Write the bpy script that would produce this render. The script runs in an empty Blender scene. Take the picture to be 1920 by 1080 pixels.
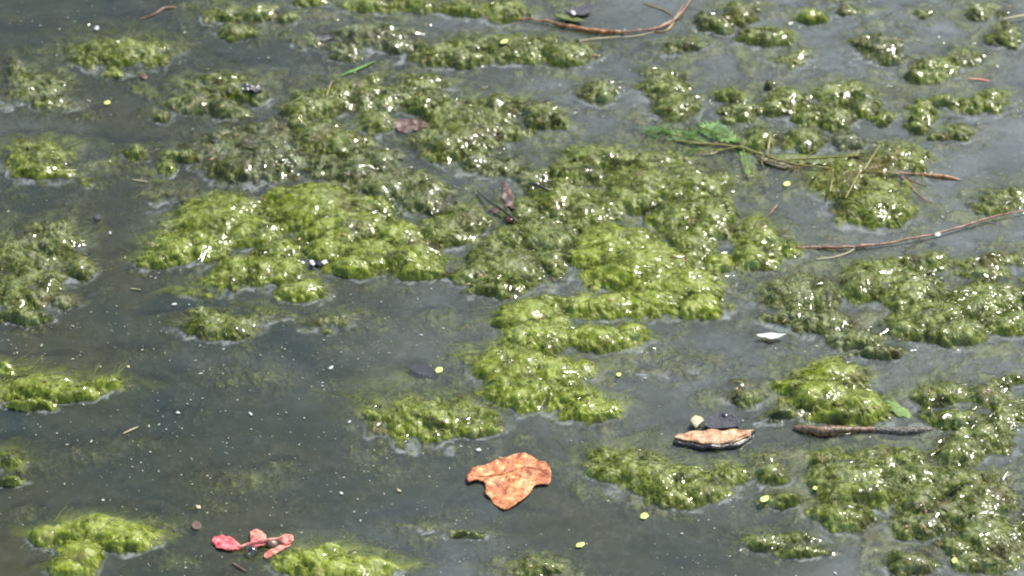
import bpy, bmesh, math, random
import numpy as np
from mathutils import Vector, geometry

random.seed(4); RNG = np.random.default_rng(11)
SC = bpy.context.scene
COL = SC.collection
rad = math.radians

# ------------------------------------------------------------------ camera
DEP, FOV, DIST = rad(38), rad(18.2), 3.15
TH = math.tan(FOV / 2)
CAM = np.array([0, -DIST * math.cos(DEP), DIST * math.sin(DEP)])
FWD = np.array([0, math.cos(DEP), -math.sin(DEP)])
UPV = np.array([0, math.sin(DEP), math.cos(DEP)])
cd = bpy.data.cameras.new('camera'); cam = bpy.data.objects.new('camera', cd); COL.objects.link(cam)
cam.location = CAM; cam.rotation_euler = (math.pi / 2 - DEP, 0, 0)
cd.sensor_width = 36; cd.lens = 18 / TH; cd.clip_start = .05; cd.clip_end = 500
cd.dof.use_dof = True; cd.dof.focus_distance = 2.98; cd.dof.aperture_fstop = 8.5
SC.camera = cam

# ------------------------------------------------------------------ sky, sun, exposure
SUN_EL, SUN_AZ = rad(51), rad(48)          # azimuth measured from +X towards +Y
w = bpy.data.worlds.new('World'); SC.world = w; w.use_nodes = True
wn = w.node_tree.nodes; wl = w.node_tree.links
sky = wn.new('ShaderNodeTexSky'); sky.sky_type = 'NISHITA'; sky.sun_disc = False
sky.sun_elevation = SUN_EL; sky.sun_rotation = math.pi / 2 - SUN_AZ
wl.new(sky.outputs[0], wn['Background'].inputs[0]); wn['Background'].inputs[1].default_value = .15
sd = bpy.data.lights.new('sun', 'SUN'); sd.energy = 4.3; sd.angle = rad(.55); sd.color = (1, .955, .87)
sun = bpy.data.objects.new('sun', sd); COL.objects.link(sun)
sdir = Vector((math.cos(SUN_EL) * math.cos(SUN_AZ), math.cos(SUN_EL) * math.sin(SUN_AZ), math.sin(SUN_EL)))
sun.rotation_euler = sdir.to_track_quat('Z', 'Y').to_euler()
SC.view_settings.view_transform = 'Standard'; SC.view_settings.look = 'None'
SC.view_settings.exposure = .40; SC.view_settings.gamma = 1
SC.render.engine = 'CYCLES'
SC.cycles.use_denoising = True; SC.cycles.filter_width = 2.1
SC.cycles.max_bounces = 8; SC.cycles.transparent_max_bounces = 12; SC.cycles.sample_clamp_indirect = 4

# ------------------------------------------------------------------ helpers
def ground(px, py, z=0.0):
    """point of the level z that the photograph shows at (px, py)"""
    u = (px - 960) / 960 * TH; v = (540 - py) / 960 * TH
    d = FWD + np.array([u, 0, 0]) + UPV * v
    return CAM + d * ((z - CAM[2]) / d[2])

def to_photo(X, Y, Z=0.0):
    dx, dy, dz = X - CAM[0], Y - CAM[1], Z - CAM[2]
    f = dy * FWD[1] + dz * FWD[2]
    return 960 + dx / f / TH * 960, 540 - (dy * UPV[1] + dz * UPV[2]) / f / TH * 960

def perlin(x, y, seed=0):
    x = np.asarray(x, np.float32); y = np.asarray(y, np.float32)
    xi = np.floor(x).astype(np.int64); yi = np.floor(y).astype(np.int64)
    xf = x - xi; yf = y - yi
    def g(ix, iy, fx, fy):
        h = (ix * 374761393 + iy * 668265263 + seed * 974634777) & 0xffffffff
        h = ((h ^ (h >> 13)) * 1274126177) & 0xffffffff
        h = (h ^ (h >> 16)) & 1023
        a = (h * (2 * math.pi / 1024)).astype(np.float32)
        return np.cos(a) * fx + np.sin(a) * fy
    u = xf * xf * xf * (xf * (xf * 6 - 15) + 10); v = yf * yf * yf * (yf * (yf * 6 - 15) + 10)
    a = g(xi, yi, xf, yf); b = g(xi + 1, yi, xf - 1, yf)
    c = g(xi, yi + 1, xf, yf - 1); d = g(xi + 1, yi + 1, xf - 1, yf - 1)
    return ((a + (b - a) * u) + ((c + (d - c) * u) - (a + (b - a) * u)) * v) * 1.5

def fbm(x, y, s, n=3, seed=0):
    t = 0; a = 1; tot = 0
    for i in range(n):
        t = t + perlin(x * s, y * s, seed + i * 17) * a; tot += a; s *= 2.03; a *= .5
    return t / tot

class NT:
    """small helper that writes node materials"""
    def __init__(s, name):
        s.m = bpy.data.materials.new(name); s.m.use_nodes = True
        s.t = s.m.node_tree; s.t.nodes.clear()
        s.out = s.n('ShaderNodeOutputMaterial')
        s.co = s.n('ShaderNodeTexCoord').outputs['Object']
    def n(s, kind, ins=None, **kw):
        o = s.t.nodes.new(kind)
        for k, v in kw.items(): setattr(o, k, v)
        for k, v in (ins or {}).items(): s.put(o.inputs[k], v)
        return o
    def put(s, sock, v):
        if hasattr(v, 'is_output'): s.t.links.new(v, sock)
        elif isinstance(v, tuple) and len(v) == 3 and sock.type == 'RGBA': sock.default_value = (*v, 1)
        else: sock.default_value = v
    def noise(s, scale, detail=3, rough=.55, dist=0, vec=None):
        return s.n('ShaderNodeTexNoise', {'Vector': vec or s.co, 'Scale': scale, 'Detail': detail, 'Roughness': rough, 'Distortion': dist}).outputs['Fac']
    def math(s, op, a, b=0.0, c=None):
        i = {0: a, 1: b}
        if c is not None: i[2] = c
        return s.n('ShaderNodeMath', i, operation=op).outputs[0]
    def rng(s, v, a, b, c=0.0, d=1.0):
        return s.n('ShaderNodeMapRange', {'Value': v, 'From Min': a, 'From Max': b, 'To Min': c, 'To Max': d}, interpolation_type='SMOOTHSTEP').outputs[0]
    def mix(s, f, a, b, mode='MIX'):
        o = s.n('ShaderNodeMix', data_type='RGBA', blend_type=mode)
        s.put(o.inputs[0], f); s.put(o.inputs[6], a); s.put(o.inputs[7], b)
        return o.outputs[2]
    def ramp(s, v, stops):
        o = s.n('ShaderNodeValToRGB', {'Fac': v}); e = o.color_ramp.elements
        while len(e) < len(stops): e.new(.5)
        for k, (p, c) in enumerate(stops): e[k].position = p; e[k].color = (*c, 1)
        return o.outputs['Color']
    def attr(s, name): return s.n('ShaderNodeAttribute', attribute_name=name).outputs['Fac']
    def bump(s, h, strength, dist):
        return s.n('ShaderNodeBump', {'Height': h, 'Strength': strength, 'Distance': dist}).outputs['Normal']
    def bsdf(s, color, rough=.5, coat=0, coat_rough=.1, normal=None, coat_normal=None, spec=.5, sss=0, rgb=(1, 1, 1), sscale=.005):
        i = {'Base Color': color, 'Roughness': rough, 'Coat Weight': coat, 'Coat Roughness': coat_rough, 'Specular IOR Level': spec}
        if sss: i.update({'Subsurface Weight': sss, 'Subsurface Radius': rgb, 'Subsurface Scale': sscale})
        p = s.n('ShaderNodeBsdfPrincipled', i)
        p.inputs['Coat IOR'].default_value = 1.42
        if normal is not None: s.put(p.inputs['Normal'], normal); s.put(p.inputs['Coat Normal'], coat_normal or normal)
        return p.outputs[0]
    def done(s, sh): s.put(s.out.inputs['Surface'], sh); return s.m

def mesh_np(name, V, F, mat, attrs=None, smooth=True, parent=None):
    """V (n,3); F (m,k) with k = 3 or 4, or a list of such arrays"""
    Fs = F if isinstance(F, list) else [F]
    me = bpy.data.meshes.new(name)
    loops = np.concatenate([f.ravel() for f in Fs]); cnt = np.concatenate([np.full(len(f), f.shape[1]) for f in Fs])
    me.vertices.add(len(V)); me.vertices.foreach_set('co', np.asarray(V, np.float32).ravel())
    me.loops.add(len(loops)); me.loops.foreach_set('vertex_index', loops.astype(np.int32))
    me.polygons.add(len(cnt))
    me.polygons.foreach_set('loop_start', np.concatenate([[0], np.cumsum(cnt)[:-1]]).astype(np.int32))
    me.update(calc_edges=True)
    if smooth: me.polygons.foreach_set('use_smooth', np.ones(len(cnt), bool))
    for k, a in (attrs or {}).items():
        a = np.asarray(a, np.float32)
        if a.ndim == 2: me.attributes.new(k, 'FLOAT_VECTOR', 'POINT').data.foreach_set('vector', a.ravel())
        else: me.attributes.new(k, 'FLOAT', 'POINT').data.foreach_set('value', a)
    me.materials.append(mat)
    o = bpy.data.objects.new(name, me); COL.objects.link(o)
    if parent: o.parent = parent
    return o

def tag(o, label=None, cat=None, group=None, kind=None):
    for k, v in (('label', label), ('category', cat), ('group', group), ('kind', kind)):
        if v: o[k] = v
    return o

def root(name, loc, label, cat, group=None):
    o = bpy.data.objects.new(name, None); COL.objects.link(o); o.location = loc
    o.empty_display_size = .01
    return tag(o, label, cat, group)

# ------------------------------------------------------------------ the algae: where each mat lies
# blob = (x, y, half width, half height, how far it stands out, turn) read off the photograph
MATS = [
 ('arched yellow green algae mat alone near the upper left corner', .55, [(240,92,75,22,.95),(165,112,28,11,.7),(215,135,26,10,.6),(290,105,30,18,.8)]),
 ('low dull algae patch at the left edge, above the round bright tuft', .4, [(65,160,65,38,.62),(35,125,22,14,.7),(95,192,48,14,.62),(15,175,20,30,.5),(-60,160,60,40,.6)]),
 ('rounded bright green algae tuft at the left edge below the dull patch', .62, [(75,300,55,30,.95),(55,280,25,12,.8),(160,340,22,10,.45),(110,325,30,12,.5)]),
 ('broken algae clump with foam bubbles along its front, top edge', .5, [(420,25,52,15,.75),(440,58,36,12,.85),(490,22,36,14,.85),(535,30,22,9,.75),(470,64,16,7,.6)]),
 ('narrow olive algae strip cut by the top edge, above the orange stem', .62, [(590,2,42,8,.8),(690,8,60,13,.8),(785,8,60,13,.85),(870,14,50,14,.8),(945,20,45,18,.85),(760,-25,180,18,.8)]),
 ('tiny algae knob left of the speckled olive mound', .5, [(255,285,22,13,.9)]),
 ('small green algae clump left of and below the speckled mound', .55, [(312,310,20,13,.85),(345,292,34,11,.8)]),
 ('small low algae tuft above left of the dark wet shell fragment', .4, [(300,216,24,13,.75)]),
 ('olive algae mat holding up the dark wet shell fragment', .42, [(365,192,46,17,.85),(430,207,28,12,.8),(440,170,44,15,.8),(400,152,80,16,.5),(350,155,25,12,.5),(480,178,22,12,.6)]),
 ('large olive algae mound thick with sparkling bubbles', .3, [(462,288,84,40,1.25),(500,250,50,22,.85),(402,262,24,12,.85),(430,310,40,15,.8)]),
 ('wide mottled algae mat around the reddish sunken leaf scrap', .5, [(575,202,40,15,.95),(605,188,50,22,.85),(680,172,70,24,.75),(600,258,52,28,.9),(745,178,60,22,.72),(800,192,48,18,.85),(850,215,52,24,.85),(860,258,62,28,1.05),(790,155,70,16,.6),(930,205,60,24,.7),(702,228,38,18,.75),(962,248,42,13,.65),(642,268,42,22,.85),(560,228,25,14,.7),(900,240,40,20,.75)]),
 ('dome of algae with a smaller lobe beside it, right of the mottled mat', .45, [(1013,215,30,21,1.0),(1050,230,20,10,.9)]),
 ('lone algae tuft in open water between the two upper mats', .45, [(1122,168,34,18,.9),(1100,170,25,10,.6),(1135,182,18,8,.8)]),
 ('shaggy grey green algae belt between the mottled mat and bright lumps', .38, [(660,318,75,22,.66),(722,345,80,26,.66),(792,365,40,28,.72),(930,312,62,18,.58),(895,302,36,14,.62),(1000,332,40,18,.6),(610,300,40,16,.6),(340,362,50,12,.5),(300,375,25,12,.6),(690,300,60,18,.6)]),
 ('bright lime algae mat with wispy edges, leftmost of the main mass', .72, [(400,408,72,35,1.05),(430,385,42,20,.9),(330,462,52,27,.95),(290,485,40,16,.85),(376,455,62,28,.95),(470,435,50,28,.85),(452,505,60,26,.85),(420,525,42,15,.85),(522,505,50,24,.85),(562,545,50,18,.85),(372,548,52,10,.6),(520,470,45,20,.75)]),
 ('rounded algae clump with pale rim, front of the lime wispy mat', .52, [(415,610,72,25,.98),(470,575,60,15,.5),(500,588,50,15,.6),(380,590,34,16,.75)]),
 ('half sunken algae lobe just right of the pale rimmed clump', .42, [(625,602,52,16,.75),(600,615,40,10,.7),(650,590,35,14,.6)]),
 ('bright green algae mat hanging over the dark open water', .75, [(590,395,72,33,1.05),(640,425,72,34,1.05),(562,372,52,18,.85),(692,392,32,18,.75),(702,475,62,28,.95),(775,485,57,26,.98),(662,500,46,15,.95),(622,465,52,23,.85),(782,508,34,12,.98),(742,445,42,23,.85)]),
 ('sparkling algae mat below the brown winged seed', .52, [(832,435,50,28,.72),(872,412,40,28,.65),(950,503,87,32,1.05),(930,540,52,15,.98),(882,512,42,18,.85),(1022,493,42,23,.95),(1032,443,52,28,.75),(960,440,40,22,.55),(985,400,50,20,.6)]),
 ('broad algae mat under the black twig, wet and glittering', .6, [(1130,294,62,18,.78),(1082,324,52,18,.66),(1230,345,82,33,.95),(1302,355,62,28,.95),(1332,405,40,38,.95),(1282,405,62,28,.85),(1172,374,62,23,.75),(1052,374,52,23,.72),(1102,404,62,22,.65),(1240,300,50,14,.6),(1300,460,50,36,.75)]),
 ('vivid lime algae lump, brightest of the central mass', .95, [(1150,465,62,33,1.08),(1210,495,72,33,1.08),(1172,515,62,22,.95),(1260,535,72,26,1.05),(1312,575,42,18,.95),(1230,565,62,23,.95),(1132,575,62,20,.85),(1092,573,32,16,.75)]),
 ('small pale lime algae pad between the vivid lump and the reddish twig', .95, [(1345,492,24,15,.9)]),
 ('tall yellow green algae lump projecting into the open water', .85, [(990,595,57,28,.98),(1010,625,62,33,1.05),(962,685,62,33,.95),(982,735,62,24,.98),(1042,695,62,28,.85),(942,724,32,22,.85),(1062,744,52,22,.75),(1110,768,52,22,.8),(1132,634,72,21,.95),(1182,624,32,18,.85)]),
 ('thin sunken algae fringe right of the projecting lump', .35, [(1225,697,42,14,.55),(1290,680,40,14,.4)]),
 ('small horseshoe algae clump at the left end of the reddish twig', .7, [(1418,442,44,26,1.0),(1408,480,32,20,.95),(1472,472,42,22,.5),(1440,495,40,12,.5)]),
 ('long olive algae mat with draped strands below the reddish twig', .42, [(1500,550,77,36,.88),(1482,594,62,18,.66),(1542,604,62,23,.75),(1602,634,52,16,.88),(1652,658,52,10,.95),(1460,540,40,20,.6)]),
 ('large strandy algae mat with yellow front lobe at the right edge', .58, [(1640,524,62,33,.95),(1700,545,62,33,.95),(1742,595,62,32,.95),(1790,624,62,19,.98),(1742,492,42,18,.75),(1850,565,72,38,.88),(1892,604,42,23,.9),(1842,504,62,18,.66),(1892,482,42,18,.66),(1980,560,70,60,.8)]),
 ('green algae mound above the brown stick', .8, [(1560,705,52,23,1.02),(1540,740,62,26,.95),(1612,764,47,22,1.05),(1492,724,42,13,.75),(1582,779,62,10,.9)]),
 ('ragged algae tuft between the bark chip and the green mound', .42, [(1402,742,42,20,.66),(1472,774,42,13,.78),(1390,716,28,10,.55),(1440,790,30,8,.6)]),
 ('ragged algae mat at the right edge, level with the lime leaf', .5, [(1770,738,57,22,.85),(1850,744,52,22,.75),(1892,774,42,28,.75),(1802,784,62,16,.85),(1850,814,62,28,.75),(1892,712,42,10,.66),(1980,770,60,50,.7)]),
 ('lumpy algae column below the brown stick', .58, [(1590,894,62,33,.95),(1602,925,62,26,.95),(1580,964,52,24,.95),(1662,864,62,23,.72),(1550,860,40,16,.6)]),
 ('largest bottom right algae mat with brown stained lumps', .48, [(1702,894,52,38,.72),(1722,934,42,38,.85),(1732,984,52,22,.85),(1800,844,42,28,.85),(1802,904,52,28,.85),(1842,934,62,38,.95),(1850,1004,62,38,.95),(1782,964,52,28,.75),(1792,1024,52,23,.75),(1832,1054,62,23,.85),(1902,1034,42,38,.75),(1960,1000,60,60,.8),(1860,1110,80,30,.8)]),
 ('dark algae lobe in front of the bottom right mat', .45, [(1715,1058,52,19,.95)]),
 ('domed algae mat with steep dark front, right of the orange leaf', .6, [(1180,874,72,32,.95),(1240,895,92,33,1.05),(1312,914,62,27,.95),(1362,894,42,28,.75),(1272,935,62,15,.98),(1140,854,42,18,.85)]),
 ('small split algae clump beside a duckweed leaf', .5, [(1442,884,36,28,.75),(1462,938,36,11,.9),(1435,862,22,14,.6)]),
 ('isolated oval green algae mat above the orange leaf', .66, [(810,784,102,36,.95),(762,804,62,16,.75),(882,804,52,16,.85),(800,838,62,12,.35)]),
 ('bright algae bank at the left edge, halfway down', .75, [(60,725,72,23,.98),(122,735,72,16,.95),(192,719,36,13,.85),(62,758,52,8,.95),(15,690,30,12,.7),(-40,725,60,30,.8)]),
 ('large speckled algae mat at the left edge above the bright bank', .45, [(60,475,82,38,.66),(112,445,52,28,.58),(42,545,62,33,.88),(72,525,52,28,.88),(150,504,27,16,.88),(122,564,27,12,.88),(42,594,52,10,.98),(90,424,42,13,.58),(-50,520,60,60,.7)]),
 ('little algae scrap at the left edge below the bright bank', .6, [(15,862,36,20,.78),(22,902,32,7,.78),(-30,870,30,20,.7)]),
 ('curled fresh green algae wisp at the lower left', .95, [(182,988,42,16,.75),(232,1003,52,18,.85),(102,1003,36,13,.66),(150,1043,30,23,.75),(130,1068,36,13,.88),(252,1012,30,13,.8)]),
 ('fresh lime algae cushion beside the red blossom, at the bottom edge', 1.0, [(590,1054,62,23,.78),(640,1070,72,23,.95),(692,1064,52,13,.78),(622,1034,25,13,.85),(630,1110,90,25,.8)]),
 ('small foamy algae clump at the bottom edge, mid picture', .45, [(1000,1062,52,16,.85),(972,1073,42,10,.66),(1000,1095,60,16,.7)]),
 ('dark sliver of algae just breaking the water below the orange leaf', .4, [(870,998,47,10,.78),(800,990,52,16,.4)]),
 ('thin flat algae strip near the bottom edge, left of the dark lobe', .5, [(1430,1018,42,18,.72),(1505,1034,62,9,.72),(1480,1010,50,12,.6)]),
 ('plump algae knob left of the pointed one, near the top edge', .6, [(1390,24,32,19,.95),(1372,8,30,10,.8)]),
 ('slanted olive algae wedge pointing down beside the plump knob', .42, [(1335,42,32,12,1.0,),(1355,54,20,9,.95),(1318,32,18,9,.8)]),
 ('algae clump with foam on its back, upper right open water', .55, [(1440,69,52,14,.95),(1480,104,42,16,.55),(1505,100,22,14,.5)]),
 ('round algae knob ringed by ripples near the top edge', .7, [(1522,32,26,12,.98)]),
 ('faint algae strip touching the top edge, right half', .45, [(1600,18,42,11,.75),(1575,4,30,8,.7)]),
 ('small flat algae knob near the top edge, right half', .45, [(1735,22,26,10,.85)]),
 ('wedge of olive algae pointing down toward the right', .4, [(1650,84,52,22,1.0),(1670,108,32,13,.88),(1610,70,20,12,.8)]),
 ('twin lobed algae mat beside the orange sliver, upper right', .55, [(1758,120,52,20,.88),(1812,110,52,20,.85),(1742,143,42,10,.88)]),
 ('algae clump crossing the right edge near the pale straw', .48, [(1850,19,42,18,.78),(1887,70,36,18,.95),(1870,45,24,14,.6)]),
 ('glinting algae clump above the pondweed leaves', .5, [(1250,160,47,27,.85),(1270,196,42,22,.88),(1222,134,27,13,.66)]),
 ('scattered algae lobes joined in a curve, above the pondweed', .55, [(1370,179,32,13,.78),(1400,205,47,13,.88),(1482,190,47,22,.88),(1452,205,36,12,.88),(1512,220,36,12,.88),(1390,220,30,10,.8)]),
 ('tiny algae dot above the curved lobes', .45, [(1440,158,13,7,.85)]),
 ('tall mottled algae clump with a yellow heart, upper right', .55, [(1570,174,52,22,.85),(1570,220,36,20,.95),(1622,194,36,23,.85),(1652,219,26,12,.88)]),
 ('brown algae knob below the mottled clump', .2, [(1590,264,31,14,.98)]),
 ('dark green leaf shaped algae lump beside the brown knob', .5, [(1510,260,36,19,1.02)]),
 ('yellowish algae lump above the pondweed stem', .6, [(1425,260,31,20,.88)]),
 ('arched algae ridge lined with glints, upper right', .6, [(1730,210,27,23,.88),(1782,188,52,9,.88),(1832,194,52,16,.95),(1862,183,36,16,.85)]),
 ('low algae lump under the arched ridge', .55, [(1720,238,22,11,.88),(1797,250,31,15,.95),(1760,253,27,8,.78)]),
 ('green algae mound wrapped by the pondweed roots', .65, [(1640,385,62,33,.98),(1572,345,52,27,.75),(1682,394,36,18,.78),(1652,355,52,18,.85),(1690,296,52,26,.62),(1600,310,40,14,.6)]),
 ('algae tuft at the right edge above the reddish twig', .5, [(1870,379,44,23,.88),(1920,370,40,25,.8)]),
 ('ribbed algae mat below the curved orange stem', .5, [(960,89,62,20,.75),(902,84,52,18,.62),(832,104,52,16,.78),(1062,99,47,16,.88),(1012,84,52,13,.62),(870,112,30,9,.85)]),
 ('pale thin algae film beside the dark debris, top left of centre', .3, [(700,64,72,20,.58),(650,94,42,18,.5),(582,78,36,13,.58),(740,85,40,12,.5)]),
 ('slender algae fringe right of the curved orange stem', .4, [(1290,80,37,13,.66),(1255,95,25,9,.55)]),
]
# soft clouds of drowned algae: (x, y, half width, half height, depth in mm)
CLOUDS = [(470,705,130,42,4),(350,330,60,20,5),(170,215,40,15,2),(140,410,60,14,4),(60,620,60,12,3),(250,660,90,22,6),(700,720,110,26,6),(860,610,100,26,4.5),
 (450,900,130,32,3.6),(530,870,40,14,3),(400,950,70,20,4),(250,830,120,26,6),(720,880,60,40,5),(830,840,80,16,2.6),(780,985,90,30,4),(1000,960,60,14,6),
 (1330,690,70,24,3.5),(1260,640,60,14,5),(1380,600,50,24,4),(1480,680,60,16,4),(330,990,60,22,5),(60,960,50,30,5),(330,1050,70,22,4),(780,1050,70,20,5),
 (1150,830,60,10,5),(1340,250,60,16,4),(1240,120,40,12,4),(1650,150,60,12,4),(1720,320,60,30,3),(1450,120,60,12,5),(620,120,70,14,4),(250,40,90,26,8),(310,150,60,30,6),
 (1080,700,40,14,3),(820,590,50,16,2.2),(870,610,40,8,1.4),(1540,480,60,14,4),(1600,440,60,14,4),(1840,680,60,14,5),(1490,840,50,22,3),(1640,1010,60,22,4),(1400,960,60,20,5),
 (200,540,30,40,7),(640,650,60,12,4),(150,850,80,30,5),(560,950,60,24,6),(1100,210,60,12,6),(1170,250,40,20,4)]

DX, DY = .00092, .00115
xs = np.arange(-.66, .66, DX).astype(np.float32); ys = np.arange(-.50, .63, DY).astype(np.float32)
NX, NY = len(xs), len(ys)
X, Y = np.meshgrid(xs, ys)
PX, PY = to_photo(X, Y)
# ragged outlines: the photograph coordinates are bent a little by noise
BX = PX + 13 * fbm(X, Y, 38, 3, 1) + 5 * perlin(X * 150, Y * 150, 5)
BY = PY + 8 * fbm(X, Y, 38, 3, 2) + 3 * perlin(X * 150, Y * 150, 6)
E = np.full(X.shape, -1.6, np.float32); OWN = np.full(X.shape, -1, np.int16)
rowpy = PY[:, NX // 2]
for k, (lab, tone, blobs) in enumerate(MATS):
    for b in blobs:
        cx, cy, rx, ry, h = b[:5]
        cy = cy + 5 * h; rx *= 1.14; ry *= 1.2
        rows = np.where((rowpy > cy - 2.4 * ry - 12) & (rowpy < cy + 2.4 * ry + 12))[0]
        if not len(rows): continue
        r0, r1 = rows[0], rows[-1] + 1
        xa = ground(cx - 2.4 * rx - 40, cy)[0]; xb = ground(cx + 2.4 * rx + 40, cy)[0]
        c0 = max(0, int((xa - xs[0]) / DX)); c1 = min(NX, int((xb - xs[0]) / DX) + 1)
        if c1 <= c0: continue
        dx = (BX[r0:r1, c0:c1] - cx) / rx; dy = (BY[r0:r1, c0:c1] - cy) / ry
        r2 = dx * dx + dy * dy
        f = np.where(r2 < 1, h * (1 - r2 * .62), h * .38 - .72 * (np.sqrt(r2) - 1)).astype(np.float32)
        e = E[r0:r1, c0:c1]; win = f > e
        OWN[r0:r1, c0:c1][win] = k
        # smooth union, so neighbouring lumps meet in a soft valley
        s = np.clip(.5 + .5 * (f - e) / .16, 0, 1)
        E[r0:r1, c0:c1] = e + (f - e) * s + .16 * s * (1 - s) * .6
# where the mats have grown into each other, low half-drowned growth fills the gaps
for cx, cy, rx, ry, a in ((820,290,520,190,.24),(620,440,330,110,.10),(1180,430,280,170,.17),(170,1018,140,55,.42),(650,1058,160,45,.2),(1450,1022,110,26,.15),(75,300,90,50,.12),(240,100,120,50,.1),(960,1070,110,30,.12),(1480,210,330,120,.10),(1650,580,330,120,.22),(1700,900,280,170,.26),
                          (80,500,130,130,.2),(1000,690,170,120,.12),(1000,70,420,70,.22),(1500,740,260,60,.14),(1640,350,170,80,.2),(100,150,140,80,.2),(720,330,160,60,.14),(430,175,140,65,.24),(660,85,230,50,.20),(1080,95,150,50,.12),(1440,110,160,60,.10),(440,50,160,50,.1)):
    E += a * np.exp(-(((PX - cx) / rx) ** 2 + ((PY - cy) / ry) ** 2) ** 2)
def blur(a, n):
    for _ in range(2):
        for ax in (0, 1):
            p = np.pad(a, [(n + 1, n) if k == ax else (0, 0) for k in (0, 1)], mode='edge').astype(np.float64)
            c = np.cumsum(p, ax); m = 2 * n + 1
            a = ((c[m:] - c[:-m]) if ax == 0 else (c[:, m:] - c[:, :-m])) / m
    return a
# relief, metres
bil = lambda s, sd: np.abs(perlin(X * s, Y * s, sd))
pil = bil(34, 21) * .62 + bil(78, 22) * .38
small = bil(190, 23) * .6 + bil(360, 24) * .4
big = fbm(X, Y, 22, 2, 31)
H = .0195 * (E - .53) + .0112 * (pil - .27) + .0030 * (small - .25) + .0045 * big + .0008 * perlin(X * 560, Y * 560, 41)
gy0 = np.gradient(blur(E, 6), DY, axis=0); FRONT = np.clip(.5 + gy0 / 26, 0, 1).astype(np.float32)
TONES = np.array([m[1] for m in MATS] + [.5], np.float32)
H = H - .0024 * np.clip(.62 - TONES[OWN], -.2, .3) / .3
H = np.where(H > .007, .007 + (H - .007) * .55, np.where(H < 0, H * (.24 + .72 * FRONT), H))
# the water film on the algae bridges the threads: its own, smoother surface
film_h = blur(H, 3) + .0008 * perlin(X * 115, Y * 115, 61) + .00062 * perlin(X * 205, Y * 205, 62) + .00020 * perlin(X * 340, Y * 340, 63)
fy, fx = np.gradient(film_h, DY, DX)
FILM = np.stack([-fx, -fy, np.ones_like(fx)], -1); FILM /= np.linalg.norm(FILM, axis=-1, keepdims=True)
FILM = FILM.astype(np.float32)
# drowned clouds
cl = np.full(X.shape, -.02, np.float32)
for cx, cy, rx, ry, dep in CLOUDS:
    r2 = ((BX - cx) / (rx * 1.15)) ** 2 + ((BY - cy) / (ry * 1.15)) ** 2
    cl = np.maximum(cl, -.00062 * dep - .005 * r2)
near = np.exp(-np.clip(-E - .1, 0, 3) / .55) * np.clip((X * 400 + 260) / 300 + (Y > .1) * .5, .25, 1)
cl = np.maximum(cl, -.0100 + .0072 * near + .0085 * fbm(X, Y, 13, 4, 53) + .004 * fbm(X, Y, 45, 2, 54))
cl = cl + .0042 * fbm(X, Y, 120, 4, 51) + .003 * (small - .25)
DEPTH = -np.maximum(H, np.minimum(cl, -.0008))          # algae below the water level, metres (negative = stands out)

def hgt(x, y):
    i = np.clip(((np.asarray(x) - xs[0]) / DX).astype(int), 0, NX - 1); j = np.clip(((np.asarray(y) - ys[0]) / DY).astype(int), 0, NY - 1)
    return H[j, i]
def own(x, y):
    i = np.clip(((x - xs[0]) / DX).astype(int), 0, NX - 1); j = np.clip(((y - ys[0]) / DY).astype(int), 0, NY - 1)
    return OWN[j, i]
def on(px, py, lift=.0006):
    """where the photograph's (px, py) meets water or algae, lifted a little"""
    z = 0.0
    for _ in range(4):
        p = ground(px, py, z); z = max(float(hgt(p[0], p[1])), 0.0) * .8 + z * .2
    return np.array([p[0], p[1], z + lift])

# ------------------------------------------------------------------ materials
def algae_material():
    t = NT('algae')
    tone = t.attr('tone'); rnd = t.attr('strand')
    n1 = t.noise(46, 4, .62, .5); n2 = t.noise(150, 4, .65, .6); n3 = t.noise(560, 3, .6, .8); n4 = t.noise(26, 3, .6)
    v = t.math('ADD', t.math('MULTIPLY', tone, .62), t.math('MULTIPLY', t.math('SUBTRACT', n1, .5), 1.55))
    v = t.math('ADD', v, t.math('MULTIPLY', t.math('SUBTRACT', n2, .5), 1.1))
    v = t.math('ADD', v, t.math('MULTIPLY', t.math('SUBTRACT', n3, .5), .7))
    v = t.math('ADD', v, t.math('MULTIPLY', rnd, .35))
    c = t.ramp(t.math('ADD', v, .12), [(0, (.036, .044, .004)), (.25, (.092, .112, .005)), (.48, (.198, .245, .007)), (.72, (.36, .44, .018)), (1, (.55, .61, .15))])
    brown = t.rng(t.math('SUBTRACT', t.math('ADD', n4, t.math('MULTIPLY', t.math('SUBTRACT', n2, .5), .5)), t.math('MULTIPLY', tone, .16)), .44, .60)
    c = t.mix(t.math('MULTIPLY', brown, .55), c, (.17, .125, .03))
    grey = t.rng(t.math('SUBTRACT', t.math('ADD', n1, t.math('MULTIPLY', n3, .4)), t.math('MULTIPLY', tone, .25)), .54, .74)
    c = t.mix(t.math('MULTIPLY', grey, .5), c, (.34, .36, .24))
    b = t.math('ADD', t.math('MULTIPLY', n3, .7), t.math('MULTIPLY', t.noise(1500, 2), .3))
    nrm = t.bump(b, .55, .0011)
    film = t.n('ShaderNodeAttribute', attribute_name='film').outputs['Vector']
    wet = t.rng(t.noise(62, 4, .65), .35, .48, .10, 1.0)
    zz = t.n('ShaderNodeSeparateXYZ', {0: t.n('ShaderNodeNewGeometry').outputs['Position']}).outputs[2]
    wet = t.math('MULTIPLY', wet, t.rng(zz, -.0003, .0008))
    p = t.bsdf(c, .36, wet, .12, nrm, film, spec=.42)
    tr = t.n('ShaderNodeBsdfTranslucent', {'Color': c}).outputs[0]
    return t.done(t.n('ShaderNodeMixShader', {0: .32, 1: p, 2: tr}).outputs[0])

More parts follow.
